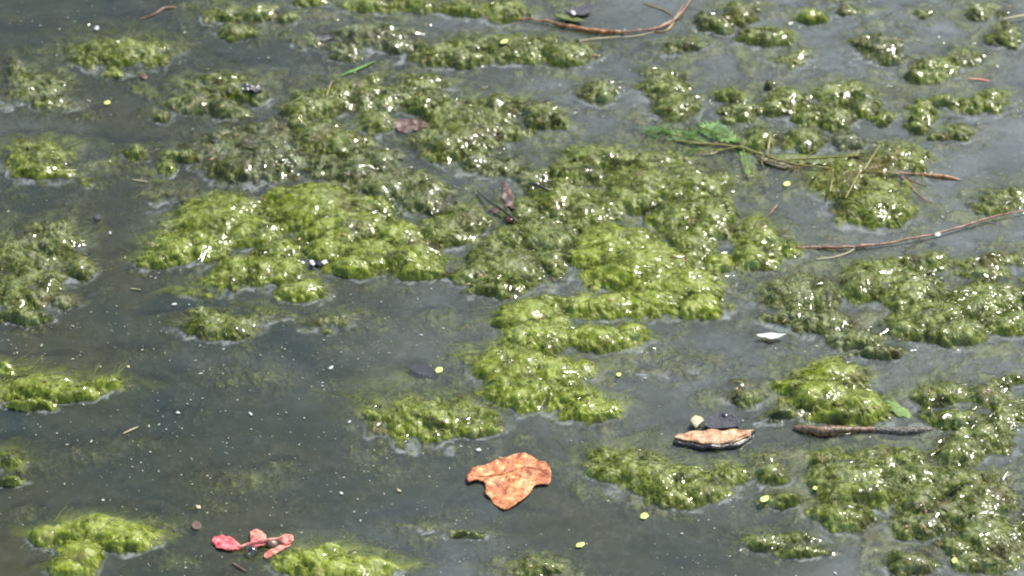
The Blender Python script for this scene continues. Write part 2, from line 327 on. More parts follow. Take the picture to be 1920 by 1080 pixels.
def water_material():
    t = NT('pond_water')
    murk = t.attr('murk'); paleness = t.attr('paleness')
    n1 = t.noise(5.5, 4, .55, .6); n2 = t.noise(24, 5, .62, .8); n3 = t.noise(130, 4, .65, 1.2)
    c = t.ramp(t.math('ADD', n1, t.math('MULTIPLY', t.math('SUBTRACT', n2, .5), .55)),
               [(.3, (.026, .037, .028)), (.48, (.038, .045, .025)), (.68, (.050, .048, .021))])
    c = t.mix(paleness, c, (.185, .205, .192))
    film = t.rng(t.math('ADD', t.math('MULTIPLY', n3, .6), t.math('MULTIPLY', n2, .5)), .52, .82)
    c = t.mix(t.math('MULTIPLY', film, t.math('MULTIPLY_ADD', paleness, .5, .08)), c, (.30, .33, .31))
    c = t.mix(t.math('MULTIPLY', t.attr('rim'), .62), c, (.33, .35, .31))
    d = t.n('ShaderNodeBsdfDiffuse', {'Color': c}).outputs[0]
    body = t.n('ShaderNodeMixShader', {0: murk, 1: t.n('ShaderNodeBsdfTransparent').outputs[0], 2: d}).outputs[0]
    bm = t.bump(t.math('ADD', t.math('MULTIPLY', t.noise(60, 3, .5, .5), .8), t.math('MULTIPLY', n3, .25)), .35, .0016)
    g = t.n('ShaderNodeBsdfGlossy', {'Color': (1, 1, 1), 'Roughness': .07, 'Normal': bm}).outputs[0]
    fr = t.n('ShaderNodeFresnel', {'IOR': 1.36, 'Normal': bm}).outputs[0]
    return t.done(t.n('ShaderNodeMixShader', {0: fr, 1: body, 2: g}).outputs[0])

def spotted(name, stops, scale, rough=.5, coat=.2, spots=None, bump=.3, dist=.001):
    t = NT(name)
    n = t.noise(scale, 5, .62, .3); c = t.ramp(n, stops)
    if spots:
        s = t.rng(t.noise(scale * 2.6, 3, .6), spots[0], spots[0] + .07)
        c = t.mix(t.math('MULTIPLY', s, spots[2]), c, spots[1])
    return t.done(t.bsdf(c, rough, coat, .15, t.bump(t.noise(scale * 3, 3), bump, dist)))

M = {}
M['algae'] = algae_material(); M['water'] = water_material()
M['bed'] = spotted('mud', [(.3, (.03, .035, .025)), (.7, (.06, .06, .04))], 8)
M['orange'] = spotted('dead_leaf', [(.34, (.22, .055, .024)), (.45, (.52, .14, .042)), (.55, (.74, .28, .085)), (.66, (.88, .56, .24))], 150, .55, .15, (.56, (.16, .045, .02), .85), .7, .0012)
M['red'] = spotted('red_petal', [(.34, (.60, .045, .055)), (.5, (.84, .12, .13)), (.66, (.90, .36, .33))], 130, .5, .25, (.62, (.30, .06, .05), .7), .8, .0015)
M['coral'] = spotted('coral_petal', [(.34, (.48, .09, .07)), (.46, (.82, .24, .18)), (.58, (.86, .40, .28)), (.7, (.82, .55, .34))], 190, .5, .25, (.62, (.32, .09, .06), .7), .8, .0015)
M['bark_top'] = spotted('bare_wood', [(.34, (.28, .12, .05)), (.46, (.58, .29, .13)), (.60, (.82, .52, .31))], 170, .55, .3, (.60, (.10, .045, .02), .85), .9, .0016)
M['bark'] = spotted('wet_bark', [(.3, (.012, .010, .009)), (.6, (.035, .025, .018)), (.8, (.10, .07, .05))], 150, .35, .6, None, .6)
M['stick'] = spotted('wet_stick', [(.36, (.05, .026, .012)), (.5, (.15, .082, .035)), (.64, (.36, .22, .11))], 260, .4, .5, None, .7)
M['mossy'] = spotted('mossy_wood', [(.38, (.02, .018, .012)), (.5, (.085, .07, .045)), (.62, (.34, .30, .25))], 420, .4, .5, None, .8)
M['twig'] = spotted('red_twig', [(.36, (.16, .06, .03)), (.5, (.36, .16, .09)), (.64, (.52, .31, .22))], 170, .5, .2, None, .6)
M['stem'] = spotted('orange_stem', [(.36, (.15, .05, .015)), (.5, (.40, .15, .035)), (.64, (.52, .30, .14))], 150, .45, .3, None, .6)
M['rootlet'] = spotted('yellow_rootlet', [(.36, (.13, .10, .03)), (.5, (.30, .21, .06)), (.64, (.42, .33, .15))], 200, .45, .3)
M['black'] = spotted('black_twig', [(.3, (.010, .011, .010)), (.7, (.03, .03, .025))], 120, .35, .6)
M['weed'] = spotted('pondweed_leaf', [(.32, (.05, .13, .02)), (.5, (.12, .28, .035)), (.72, (.28, .45, .09))], 230, .55, .12)
M['weedstem'] = spotted('pondweed_stem', [(.3, (.16, .18, .03)), (.55, (.30, .26, .06)), (.8, (.40, .22, .06))], 40, .4, .4)
M['olive'] = spotted('olive_leaf', [(.3, (.06, .07, .008)), (.55, (.13, .16, .015)), (.8, (.24, .26, .05))], 110, .4, .5)
M['brownleaf'] = spotted('brown_leaf', [(.3, (.10, .055, .04)), (.55, (.20, .12, .085)), (.8, (.30, .20, .14))], 110, .45, .4)
M['scrap'] = spotted('rotten_leaf', [(.3, (.05, .035, .025)), (.5, (.13, .060, .042)), (.75, (.22, .14, .10))], 200, .5, .3, (.6, (.10, .10, .04), .8), .6)
M['berry'] = spotted('red_seed', [(.3, (.10, .012, .006)), (.7, (.26, .035, .015))], 100, .25, .8)
M['duck'] = spotted('duckweed', [(.3, (.60, .72, .12)), (.7, (.76, .82, .26))], 200, .4, .3, None, .1)
M['white'] = spotted('white_flake', [(.3, (.50, .49, .44)), (.7, (.66, .65, .60))], 200, .5, .2)
M['straw'] = spotted('straw', [(.3, (.46, .38, .20)), (.7, (.66, .58, .36))], 90, .5, .2)
M['dust'] = spotted('pale_dust', [(.35, (.30, .33, .20)), (.5, (.46, .47, .36)), (.7, (.62, .62, .54))], 60, .6, .1)
M['slate'] = spotted('slate_scrap', [(.3, (.020, .020, .022)), (.6, (.055, .052, .055)), (.8, (.16, .15, .15))], 260, .35, .35, None, .9, .002)
M['shell'] = spotted('wet_shell', [(.4, (.018, .016, .016)), (.55, (.07, .06, .055)), (.68, (.30, .27, .24))], 300, .4, 1.0, None, .4, .001)
M['drowned'] = spotted('painted_shadow', [(.3, (.030, .028, .035)), (.7, (.050, .045, .055))], 60, .6, 0)  # dark purple tone stands for a cast shadow in the water
def bubble_material():
    t = NT('bubble_film')
    lw = t.n('ShaderNodeFresnel', {'IOR': 1.38}).outputs[0]
    g = t.n('ShaderNodeBsdfGlossy', {'Color': (1, 1, 1), 'Roughness': .19}).outputs[0]
    tr = t.n('ShaderNodeBsdfTransparent', {'Color': (.93, .95, .92)}).outputs[0]
    return t.done(t.n('ShaderNodeMixShader', {0: t.math('ADD', lw, .05), 1: tr, 2: g}).outputs[0])
M['bubble'] = bubble_material()

# ------------------------------------------------------------------ the pond: bed and water
def water_grid():
    st = 2
    gx = xs[::st]; gy = ys[::st]
    far = np.array([.02, .06, .15, .35, .8, 1.8, 4, 9, 20, 40], np.float32)
    ax = np.concatenate([gx[0] - far[::-1], gx, gx[-1] + far]); ay = np.concatenate([gy[0] - far[::-1], gy, gy[-1] + far])
    D = np.full((len(ay), len(ax)), .02, np.float32); k = len(far); FR = np.zeros_like(D); FR[k:k + len(gy), k:k + len(gx)] = FRONT[::st, ::st]; DH = D.copy() * 0 + .02; DH[k:k + len(gy), k:k + len(gx)] = -H[::st, ::st]
    D[k:k + len(gy), k:k + len(gx)] = DEPTH[::st, ::st]
    AX, AY = np.meshgrid(ax, ay)
    qx, qy = to_photo(np.clip(AX, -.8, .8), np.clip(AY, -.7, .8))
    # clear lenses over drowned leaves and the painted shadow sheet, photograph coordinates
    murk = 1 - np.exp(-np.maximum(D, 0) / .0050)
    murk = np.clip(.06 + murk * .96, 0, 1)
    murk = murk + (1 - murk) * np.clip((D - .0062) / .0029, 0, 1) ** .8
    for cx, cy, rx, ry, a in ((1250,256,80,28,.22),(1335,252,55,28,.15),(790,694,40,16,.25),(768,238,50,22,.2),(1300,285,90,18,.35),(1420,320,30,40,.35)):
        r2 = ((qx - cx) / rx) ** 2 + ((qy - cy) / ry) ** 2
        murk = murk * (1 - (1 - a) * np.exp(-r2 * 1.2))
    z = .0016 * np.exp(-np.abs(D) / .0012) * (D < .008)          # the water creeps up what stands in it
    z = z + .0005 * perlin(AX * 28, AY * 34, 71) + .0002 * perlin(AX * 75, AY * 80, 72)
    # water colour turns paler towards the right and top
    n = fbm(AX, AY, 6, 3, 81)
    paleness = np.clip(-.06 + .52 * np.clip((qx - 500) / 1300, 0, 1) - .45 * np.exp(-((qx - 1180) / 260) ** 2 - ((qy - 1010) / 70) ** 2) - .4 * np.exp(-((qx - 120) / 260) ** 2 - ((qy - 20) / 90) ** 2) + .22 * np.clip((420 - qy) / 420, 0, 1) * np.clip((qx - 100) / 500, .2, 1) + .50 * n, 0, 1)
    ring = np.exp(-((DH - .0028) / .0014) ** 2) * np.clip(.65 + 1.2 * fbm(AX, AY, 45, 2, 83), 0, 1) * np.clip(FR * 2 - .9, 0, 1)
    rim = np.clip(ring, 0, 1)  # pale line on the water along camera-facing mat edges
    paleness = np.clip(paleness + .42 * np.exp(-np.maximum(D - .001, 0) / .006) * np.clip((qx - 150) / 700, .25, 1) + .75 * ring, 0, 1.4)  # paler again close to the mats
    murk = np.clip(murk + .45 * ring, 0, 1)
    V = np.stack([AX, AY, z], -1).reshape(-1, 3)
    h, wd = AX.shape; idx = np.arange(h * wd).reshape(h, wd)
    F = np.stack([idx[:-1, :-1], idx[:-1, 1:], idx[1:, 1:], idx[1:, :-1]], -1).reshape(-1, 4)
    return mesh_np('water', V, F, M['water'], {'murk': murk.ravel(), 'paleness': paleness.ravel(), 'rim': rim.ravel()})
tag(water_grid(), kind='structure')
bedv = np.array([(-60, -60, -.30), (60, -60, -.30), (60, 60, -.30), (-60, 60, -.30)])
tag(mesh_np('pond_bed', bedv, np.array([[0, 1, 2, 3]]), M['bed'], smooth=False), kind='structure')

# drowned clouds of algae just under the surface: no one could count them
SUB = -.0092
m_ = (cl > SUB) & (np.minimum(cl, -.0008) > H)
def patch(mask_q, Z):
    use = np.zeros(Z.size, bool); idx = np.arange(Z.size).reshape(Z.shape)
    q = np.stack([idx[:-1, :-1][mask_q], idx[:-1, 1:][mask_q], idx[1:, 1:][mask_q], idx[1:, :-1][mask_q]], -1)
    use[q.ravel()] = True; ids = np.nonzero(use)[0]
    re = np.full(Z.size, -1, np.int64); re[ids] = np.arange(len(ids))
    V = np.stack([X.ravel()[ids], Y.ravel()[ids], Z.ravel()[ids]], -1)
    return V, re[q], ids
if m_.any():
    V, F, ids = patch(m_[:-1, :-1], np.minimum(cl, -.0008))
    tag(mesh_np('drowned_algae', V, F, M['algae'], {'tone': np.full(len(V), .42), 'strand': np.zeros(len(V)), 'film': FILM.reshape(-1, 3)[ids]}), kind='stuff')

# ------------------------------------------------------------------ the mats
gEy, gEx = np.gradient(fbm(X, Y, 30, 2, 91) * .25 + E, DY, DX)
def make_strands(n, lo=-.0015, hi=1, L0=.008, L1=.034, floor=-.004, rs=1.0):
    """threads that lie over the lumps and trail off them"""
    jj = RNG.integers(0, NY, n * 6); ii = RNG.integers(0, NX, n * 6)
    ok = (H[jj, ii] > lo) & (H[jj, ii] < hi) & (OWN[jj, ii] >= 0)
    jj, ii = jj[ok][:n], ii[ok][:n]; n = len(jj)
    x = xs[ii] + RNG.uniform(-.5, .5, n) * DX; y = ys[jj] + RNG.uniform(-.5, .5, n) * DY
    o = OWN[jj, ii].copy()
    K = 9; L = RNG.uniform(L0, L1, n) * (1 + .5 * (RNG.random(n) < .15)); st = L / (K - 1)
    ph = perlin(x * 26, y * 26, 95) * 4.5 + RNG.normal(0, .55, n)
    curl = RNG.normal(0, 28, n)
    fn = FILM[jj, ii]
    pts = np.zeros((n, K, 3)); lift = RNG.gamma(1.6, .00045, n)
    for k in range(K):
        i = np.clip(((x - xs[0]) / DX).astype(int), 0, NX - 1); j = np.clip(((y - ys[0]) / DY).astype(int), 0, NY - 1)
        hh = H[j, i]
        z = np.maximum(hh, floor) + lift * math.sin(math.pi * min(1, (k + .4) / K)) + .00015
        if k: z = np.maximum(z, pts[:, k - 1, 2] - st * 1.2)
        pts[:, k] = np.stack([x, y, z], -1)
        gx, gy = -gEx[j, i], -gEy[j, i]; gl = np.sqrt(gx * gx + gy * gy) + 1e-6
        a = ph + curl * st * k + perlin(x * 120, y * 120, 97) * 1.3
        dx = np.cos(a) * .8 + gx / gl * .9; dy = np.sin(a) * .8 + gy / gl * .9; dl = np.sqrt(dx * dx + dy * dy) + 1e-6
        x = x + dx / dl * st; y = y + dy / dl * st
    rd = RNG.uniform(.00014, .00034, n) * rs
    prof = np.array([.8, 1, 1, 1, .95, .9, .8, .6, .3])
    tan = np.gradient(pts, axis=1); tan /= np.linalg.norm(tan, axis=2, keepdims=True) + 1e-9
    s1 = np.stack([-tan[..., 1], tan[..., 0], np.zeros_like(tan[..., 0])], -1); s1 /= np.linalg.norm(s1, axis=2, keepdims=True) + 1e-9
    s2 = np.cross(tan, s1)
    R = (rd[:, None] * prof[None])[..., None]
    ring = [pts + R * (s1 * math.cos(q) + s2 * math.sin(q)) for q in (math.pi / 2, math.pi * 7 / 6, math.pi * 11 / 6)]
    V = np.stack(ring, 2)                                   # n, K, 3, 3
    return V, o, RNG.normal(0, .5, n) + .32, fn
parts_ = [make_strands(30000), make_strands(2300, -.003, .002, .012, .032, .0004, .62)]
SV, SO, SR, SN = [np.concatenate(q) for q in zip(*parts_)]
Kq = SV.shape[1]
loc = np.arange(Kq * 3).reshape(Kq, 3)
LF = np.concatenate([np.stack([loc[:-1, a], loc[:-1, b], loc[1:, b], loc[1:, a]], -1) for a, b in ((0, 1), (1, 2), (2, 0))])
tones = np.array([m[1] for m in MATS], np.float32)
keep = H > -.0092
kq = keep[:-1, :-1] | keep[1:, 1:] | keep[:-1, 1:] | keep[1:, :-1]
for k, (lab, tone, blobs) in enumerate(MATS):
    mq = kq & (OWN[:-1, :-1] == k)
    if not mq.any(): continue
    V, F, ids = patch(mq, H)
    sel = np.nonzero(SO == k)[0]
    sv = SV[sel].reshape(-1, 3)
    sf = (LF[None] + (np.arange(len(sel)) * Kq * 3)[:, None, None]).reshape(-1, 4) + len(V)
    tn = np.concatenate([np.full(len(V), tone), np.full(len(sv), tone)])
    sr = np.concatenate([np.zeros(len(V)), np.repeat(SR[sel], Kq * 3)])
    o = mesh_np('algae_mat', np.concatenate([V, sv]), np.concatenate([F, sf]), M['algae'], {'tone': tn, 'strand': sr, 'film': np.concatenate([FILM.reshape(-1, 3)[ids], np.repeat(SN[sel], Kq * 3, 0)])})
    tag(o, lab, 'algae', 'algae mats floating on the pond')

# gas bubbles held in the algae, and pale dust on the water: nobody could count them
def unit_dome(nr=4, ns=8):
    v = [(0, 0, 1)]; f = []
    for i in range(1, nr + 1):
        a = math.pi * .62 * i / nr
        v += [(math.sin(a) * math.cos(2 * math.pi * k / ns), math.sin(a) * math.sin(2 * math.pi * k / ns), math.cos(a)) for k in range(ns)]
    f3 = [(0, 1 + k, 1 + (k + 1) % ns) for k in range(ns)]
    f4 = [(1 + (i - 1) * ns + k, 1 + i * ns + k, 1 + i * ns + (k + 1) % ns, 1 + (i - 1) * ns + (k + 1) % ns) for i in range(1, nr) for k in range(ns)]
    return np.array(v), np.array(f3), np.array(f4)
dv, d3, d4 = unit_dome()
nb = 26000
jj = RNG.integers(0, NY, nb); ii = RNG.integers(0, NX, nb)
cluster = fbm(xs[ii], ys[jj], 32, 2, 111)
ok = (H[jj, ii] > -.0006) & (OWN[jj, ii] >= 0) & (cluster > .06 + .22 * RNG.random(nb))
jj, ii = jj[ok], ii[ok]; nb = len(jj)
r = RNG.gamma(4, .00016, nb).clip(.0003, .0017)
c = np.stack([xs[ii], ys[jj], np.maximum(H[jj, ii], 0) + .0002], -1)
V = (c[:, None] + dv[None] * r[:, None, None]).reshape(-1, 3)
off = (np.arange(nb) * len(dv))[:, None, None]
tag(mesh_np('gas_bubbles', V, [(d3[None] + off).reshape(-1, 3), (d4[None] + off).reshape(-1, 4)], M['bubble']), kind='stuff')

nd = 15000
jj = RNG.integers(0, NY, nd); ii = RNG.integers(0, NX, nd)
cluster = fbm(xs[ii], ys[jj], 14, 3, 121)
ok = (H[jj, ii] < -.003) & (cluster > -.25 + .8 * RNG.random(nd) - .35 * (PX[jj, ii] < 900) * (PY[jj, ii] > 500))
jj, ii = jj[ok], ii[ok]; nd = len(jj)
rx = RNG.gamma(2.0, .00013, nd).clip(.00014, .0009); el = RNG.uniform(1, 2.6, nd); an = RNG.uniform(0, math.pi, nd)
hexa = np.array([(0, 0, .5)] + [(math.cos(k * math.pi / 3), math.sin(k * math.pi / 3), 0) for k in range(6)])
px_ = hexa[None, :, 0] * (rx * el)[:, None]; py_ = hexa[None, :, 1] * rx[:, None]
V = np.stack([xs[ii][:, None] + px_ * np.cos(an)[:, None] - py_ * np.sin(an)[:, None], ys[jj][:, None] + px_ * np.sin(an)[:, None] + py_ * np.cos(an)[:, None],
              np.full_like(px_, .0009) + hexa[None, :, 2] * rx[:, None]], -1).reshape(-1, 3)
tri = np.array([(0, 1 + k, 1 + (k + 1) % 6) for k in range(6)])
tag(mesh_np('pale_dust', V, (tri[None] + (np.arange(nd) * 7)[:, None, None]).reshape(-1, 3), M['dust']), kind='stuff')

# crumbs of dead plants caught in the mats
nl = 420
jj = RNG.integers(0, NY, nl * 12); ii = RNG.integers(0, NX, nl * 12)
ok = (H[jj, ii] > -.0004) & (OWN[jj, ii] >= 0) & (fbm(xs[ii], ys[jj], 20, 2, 131) > .02)
jj, ii = jj[ok][:nl], ii[ok][:nl]; nl = len(jj)
rx = RNG.gamma(2.2, .00028, nl).clip(.0003, .0014); el = RNG.uniform(1.2, 4, nl); an = RNG.uniform(0, math.pi, nl)
jit = RNG.uniform(.6, 1.25, (nl, 7))
px_ = hexa[None, :, 0] * (rx * el)[:, None] * jit; py_ = hexa[None, :, 1] * rx[:, None] * jit
V = np.stack([xs[ii][:, None] + px_ * np.cos(an)[:, None] - py_ * np.sin(an)[:, None], ys[jj][:, None] + px_ * np.sin(an)[:, None] + py_ * np.cos(an)[:, None],
              np.maximum(H[jj, ii], 0)[:, None] + .0010 + hexa[None, :, 2] * rx[:, None] + RNG.normal(0, .0004, (nl, 7))], -1).reshape(-1, 3)
M['litter'] = spotted('plant_litter', [(.36, (.07, .03, .018)), (.48, (.24, .11, .05)), (.58, (.42, .28, .13)), (.7, (.55, .50, .34))], 24, .55, .2)
tag(mesh_np('plant_litter', V, (tri[None] + (np.arange(nl) * 7)[:, None, None]).reshape(-1, 3), M['litter'], smooth=False), kind='stuff')

# ------------------------------------------------------------------ debris builders
def spline(pts, n):
    p = np.array(pts, float); k = len(p); t = np.linspace(0, k - 1, n); out = []
    for v in t:
        i = min(int(v), k - 2); f = v - i
        a, b, c_, d = p[max(i - 1, 0)], p[i], p[i + 1], p[min(i + 2, k - 1)]
        out.append(.5 * ((2 * b) + (c_ - a) * f + (2 * a - 5 * b + 4 * c_ - d) * f * f + (3 * b - a - 3 * c_ + d) * f ** 3))
    return np.array(out)

def tube(name, pts, radii, mat, parent=None, origin=None, seg=8, rough=.08, n=None, flat=1.0, seed=0):
    """a bent, uneven, tapered rod along pts"""
    n = n or max(12, len(pts) * 7)
    c = spline(pts, n); r = np.interp(np.linspace(0, 1, n), np.linspace(0, 1, len(radii)), radii)
    t = np.gradient(c, axis=0); t /= np.linalg.norm(t, axis=1, keepdims=True) + 1e-12
    s = np.cross(t, [0, 0, 1.0]); s /= np.linalg.norm(s, axis=1, keepdims=True) + 1e-9; u = np.cross(s, t)
    rg = np.random.default_rng(seed + 5); jit = 1 + rough * rg.normal(0, 1, (n, seg))
    a = np.arange(seg) * 2 * math.pi / seg
    if n >= 40 and max(radii) < .004: r = r * (1 + .22 * np.maximum(0, perlin(np.arange(n) * .23, np.full(n, seed * 3.1), seed + 3)) * 2 - .10); c = c + np.stack([perlin(np.arange(n) * .31, np.full(n, 7.7), seed + k) for k in range(3)], -1) * np.median(r) * .55
    V = c[:, None] + r[:, None, None] * jit[..., None] * (s[:, None] * np.cos(a)[None, :, None] + u[:, None] * np.sin(a)[None, :, None] * flat)
    V = np.concatenate([V.reshape(-1, 3), c[:1], c[-1:]])
    if origin is not None: V = V - np.array(origin)
    i = np.arange(n * seg).reshape(n, seg); j = np.roll(i, -1, 1)
    F = np.stack([i[:-1], j[:-1], j[1:], i[1:]], -1).reshape(-1, 4)
    cap = np.concatenate([np.stack([np.full(seg, n * seg), j[0], i[0]], -1), np.stack([np.full(seg, n * seg + 1), i[-1], j[-1]], -1)])
    return mesh_np(name, V, [F, cap], mat, parent=parent)

def sheet(name, outline, zf, mat, thick=.0006, step=.0022, parent=None, origin=None, z0=0.0):
    """a leaf-thin solid cut to an outline of ground points; zf gives its curl"""
    P = np.array([(p[0], p[1]) for p in outline])
    Q = []
    for k in range(len(P)):
        a, b = P[k], P[(k + 1) % len(P)]; m = max(1, int(np.linalg.norm(b - a) / step))
        Q += [a + (b - a) * f / m for f in range(m)]
    Q = np.array(Q); nq = len(Q)
    lo, hi = Q.min(0), Q.max(0)
    inner = []
    for gx in np.arange(lo[0], hi[0], step):
        for gy in np.arange(lo[1], hi[1], step):
            q = np.array([gx + random.uniform(-.3, .3) * step, gy + random.uniform(-.3, .3) * step])
            c = False; j = nq - 1
            for i in range(nq):
                if (Q[i][1] > q[1]) != (Q[j][1] > q[1]) and q[0] < (Q[j][0] - Q[i][0]) * (q[1] - Q[i][1]) / (Q[j][1] - Q[i][1]) + Q[i][0]: c = not c
                j = i
            if c and np.min(np.sum((Q - q) ** 2, 1)) > (step * .45) ** 2: inner.append(q)
    allp = [Vector(q) for q in Q] + [Vector(q) for q in inner]
    v2, _, f2, *_ = geometry.delaunay_2d_cdt(allp, [(k, (k + 1) % nq) for k in range(nq)], [list(range(nq))], 1, 1e-7)
    v2 = np.array([(v[0], v[1]) for v in v2]); n = len(v2)
    tri = []
    for f in f2:
        for k in range(1, len(f) - 1): tri.append((f[0], f[k], f[k + 1]))
    tri = np.array(tri)
    ar = (v2[tri[:, 1]] - v2[tri[:, 0]]); br = (v2[tri[:, 2]] - v2[tri[:, 0]])
    neg = ar[:, 0] * br[:, 1] - ar[:, 1] * br[:, 0] < 0; tri[neg] = tri[neg][:, ::-1]
    z = np.array([zf(x, y) for x, y in v2]) + z0
    top = np.column_stack([v2, z + thick / 2]); bot = np.column_stack([v2, z - thick / 2])
    ed = {}
    for a, b, c in tri:
        for e in ((a, b), (b, c), (c, a)): ed[e] = 1
    rim = [(a, b) for a, b in ed if (b, a) not in ed]
    side = np.array([(b, a, a + n, b + n) for a, b in rim])
    V = np.concatenate([top, bot])
    if origin is not None: V = V - np.array(origin)
    return mesh_np(name, V, [np.concatenate([tri, tri[:, ::-1] + n]), side], mat, parent=parent)

def rag(pts, a, seed):
    r = random.Random(seed); c = np.mean(pts, 0)
    return [(c[0] + (p[0] - c[0]) * f, c[1] + (p[1] - c[1]) * f) for p in pts for f in (1 + r.uniform(-a, a),)]
def gp(pts, z=0.0): return [ground(a, b, z) for a, b in pts]
def lens(cx, cy, rx, ry, ang=0, n=18, pinch=.35):
    """leaf outline in photograph coordinates, pointed at both ends when pinch > 0"""
    o = []
    for k in range(n):
        a = 2 * math.pi * k / n; u = math.cos(a); v = math.sin(a) * (1 - pinch * u * u)
        c, s = math.cos(rad(ang)), math.sin(rad(ang))
        o.append((cx + rx * u * c - ry * v * s, cy + rx * u * s + ry * v * c))
    return o
HB = blur(np.maximum(H, 0), 4)
def drape(x, y):
    i = min(max(int((x - xs[0]) / DX), 0), NX - 1); j = min(max(int((y - ys[0]) / DY), 0), NY - 1)
    return float(HB[j, i])
def scrap(name, pts, mat, label, cat, z=.0012, curl=.001, seed=0, group=None, thick=.0006, parent=None, step=.0016, lie=None, crumple=0):
    """small floating sheet, slightly cupped and crumpled"""
    c = ground(*np.mean(pts, 0), z)
    g = gp(pts, z); span = max(np.ptp([p[0] for p in g]), np.ptp([p[1] for p in g])) / 2
    f = lambda x, y: z + curl * (((x - c[0]) ** 2 + (y - c[1]) ** 2) / span ** 2) + .25 * curl * float(perlin(x * 150 + seed, y * 150, seed)) + crumple * float(perlin(x * 190 + seed * 3, y * 190, seed))
    if lie is not None:
        c = on(*np.mean(pts, 0)); g = [on(*p) for p in pts]; z = c[2]
        f = lambda x, y: drape(x, y) + lie + curl * float(perlin(x * 130 + seed, y * 130, seed))
    o = sheet(name, g, f, mat, thick, step, parent, origin=(c[0], c[1], z))
    o.location = (c[0], c[1], z)
    if label: tag(o, label, cat, group)
    return o

# ------------------------------------------------------------------ the orange leaf
zz = [(130,480),(180,400),(250,378),(330,370),(400,340),(470,300),(530,268),(640,240),(780,210),(900,205),(1000,245),(1080,300),(1170,310),(1225,370),(1250,460),(1245,550),(1215,615),(1110,615),(1015,640),(970,725),(900,795),(830,850),(740,905),(670,940),(620,950),(560,925),(480,870),(430,800),(350,730),(370,660),(340,580),(300,572),(250,560),(190,580),(140,600),(108,550)]
lf = [(860 + a / 7.2, 826 + b / 7.2) for a, b in zz]
lc = ground(955, 905)
def leaf_z(x, y):
    u, v = (x - lc[0]) / .05, (y - lc[1]) / .05
    return .0016 + .0010 * u * u + .0012 * max(0, v) ** 2 + .0014 * float(perlin(x * 55, y * 55, 3)) + .0009 * float(perlin(x * 130, y * 130, 4)) + .0022 * math.exp(-((u + .75) ** 2 + (v - .05) ** 2) / .02)
leaf = root('fallen_leaf', (lc[0], lc[1], 0), 'torn orange brown dead leaf floating on open water', 'leaf')
sheet('blade', gp(lf), leaf_z, M['orange'], .0007, .0022, leaf, (lc[0], lc[1], 0))
vp = [on(*q, lift=0) for q in ((884, 898), (915, 896), (950, 890), (985, 880), (1020, 886))]
tube('vein', [(p[0], p[1], leaf_z(p[0], p[1]) + .0004) for p in vp], [.0005, .0005, .0004, .0003], M['orange'], leaf, (lc[0], lc[1], 0))
vp = [on(*q, lift=0) for q in ((925, 896), (938, 920), (948, 945))]
tube('vein', [(p[0], p[1], leaf_z(p[0], p[1]) + .0003) for p in vp], [.0007, .0005, .0003], M['orange'], leaf, (lc[0], lc[1], 0))

# ------------------------------------------------------------------ the red blossom and its bubble
bc = ground(475, 1020)
bl = root('fallen_blossom', (bc[0], bc[1], 0), 'red and coral fallen blossom floating near the bottom left', 'flower')
def petal(pts, mat, z, curl, seed): 
    pts = rag([((a[0] * (2 - f) + b[0] * f) / 2, (a[1] * (2 - f) + b[1] * f) / 2) for a, b in zip(pts, pts[1:] + pts[:1]) for f in (0, 1)], .09, seed); c = np.mean(pts, 0); o = scrap('petal', pts, mat, None, None, z * .75, curl, seed, thick=.0009, step=.0012, crumple=.0016)
    o.parent = bl; o.location = Vector(o.location) - Vector((bc[0], bc[1], 0)); return o
petal([(395,1010),(402,1003),(416,1002),(432,1008),(446,1015),(454,1022),(450,1027),(436,1030),(420,1029),(406,1024),(398,1017)], M['red'], .004, -.0025, 1)
petal([(470,994),(476,987),(484,990),(492,995),(498,1001),(499,1008),(492,1018),(482,1022),(472,1018),(468,1006)], M['coral'], .006, -.003, 2)
petal([(474,1008),(484,1003),(496,1006),(502,1014),(494,1022),(480,1024),(466,1022)], M['red'], .005, -.002, 3)
petal([(521,1004),(530,997),(541,996),(549,1002),(550,1010),(545,1017),(532,1018),(522,1013)], M['coral'], .005, -.003, 4)
petal([(498,1035),(510,1030),(524,1024),(538,1019),(543,1022),(526,1032),(512,1042),(500,1046),(492,1042)], M['coral'], .002, -.001, 5)
tube('flower_stem', [ground(449, 1026, .003), ground(470, 1019, .004), ground(492, 1014, .005), ground(522, 1010, .004)], [.0012, .0016, .0018, .001], M['coral'], bl, (bc[0], bc[1], 0))
o = scrap('calyx', lens(509, 1013, 12, 9, 20), M['brownleaf'], None, None, .005, -.003, 8, thick=.0012)
o.parent = bl; o.location = Vector(o.location) - Vector((bc[0], bc[1], 0))
def ball(name, px, py, rpx, mat, label, cat, squash=.8, z=0):
    c = ground(px, py, z); r = (ground(px + rpx, py)[0] - c[0])
    n, m = 14, 24; V = []
    for i in range(n + 1):
        a = math.pi * i / n
        for k in range(m): V.append((r * math.sin(a) * math.cos(2 * math.pi * k / m), r * math.sin(a) * math.sin(2 * math.pi * k / m), r * squash * math.cos(a)))
    i = np.arange((n + 1) * m).reshape(n + 1, m); j = np.roll(i, -1, 1)
    o = mesh_np(name, np.array(V), np.stack([i[:-1], i[1:], j[1:], j[:-1]], -1).reshape(-1, 4), mat)
    o.location = (c[0], c[1], z + r * squash * .5)
    return tag(o, label, cat) if label else o
ball('water_bubble', 472, 1037, 12, M['bubble'], 'clear round water bubble touching the red blossom', 'bubble')
scrap('sunken_petal', lens(368, 986, 10, 8, 20, pinch=.1), M['scrap'], 'faint pink petal just under the water, left of the red blossom', 'petal', .0004, .0004, 3)
tube('straw', [ground(436, 1056, .001), ground(462, 1072, .001)], [.0010, .0012, .0007], M['brownleaf'])
tag(COL.objects[-1], 'short tan splinter below the red blossom', 'splinter')

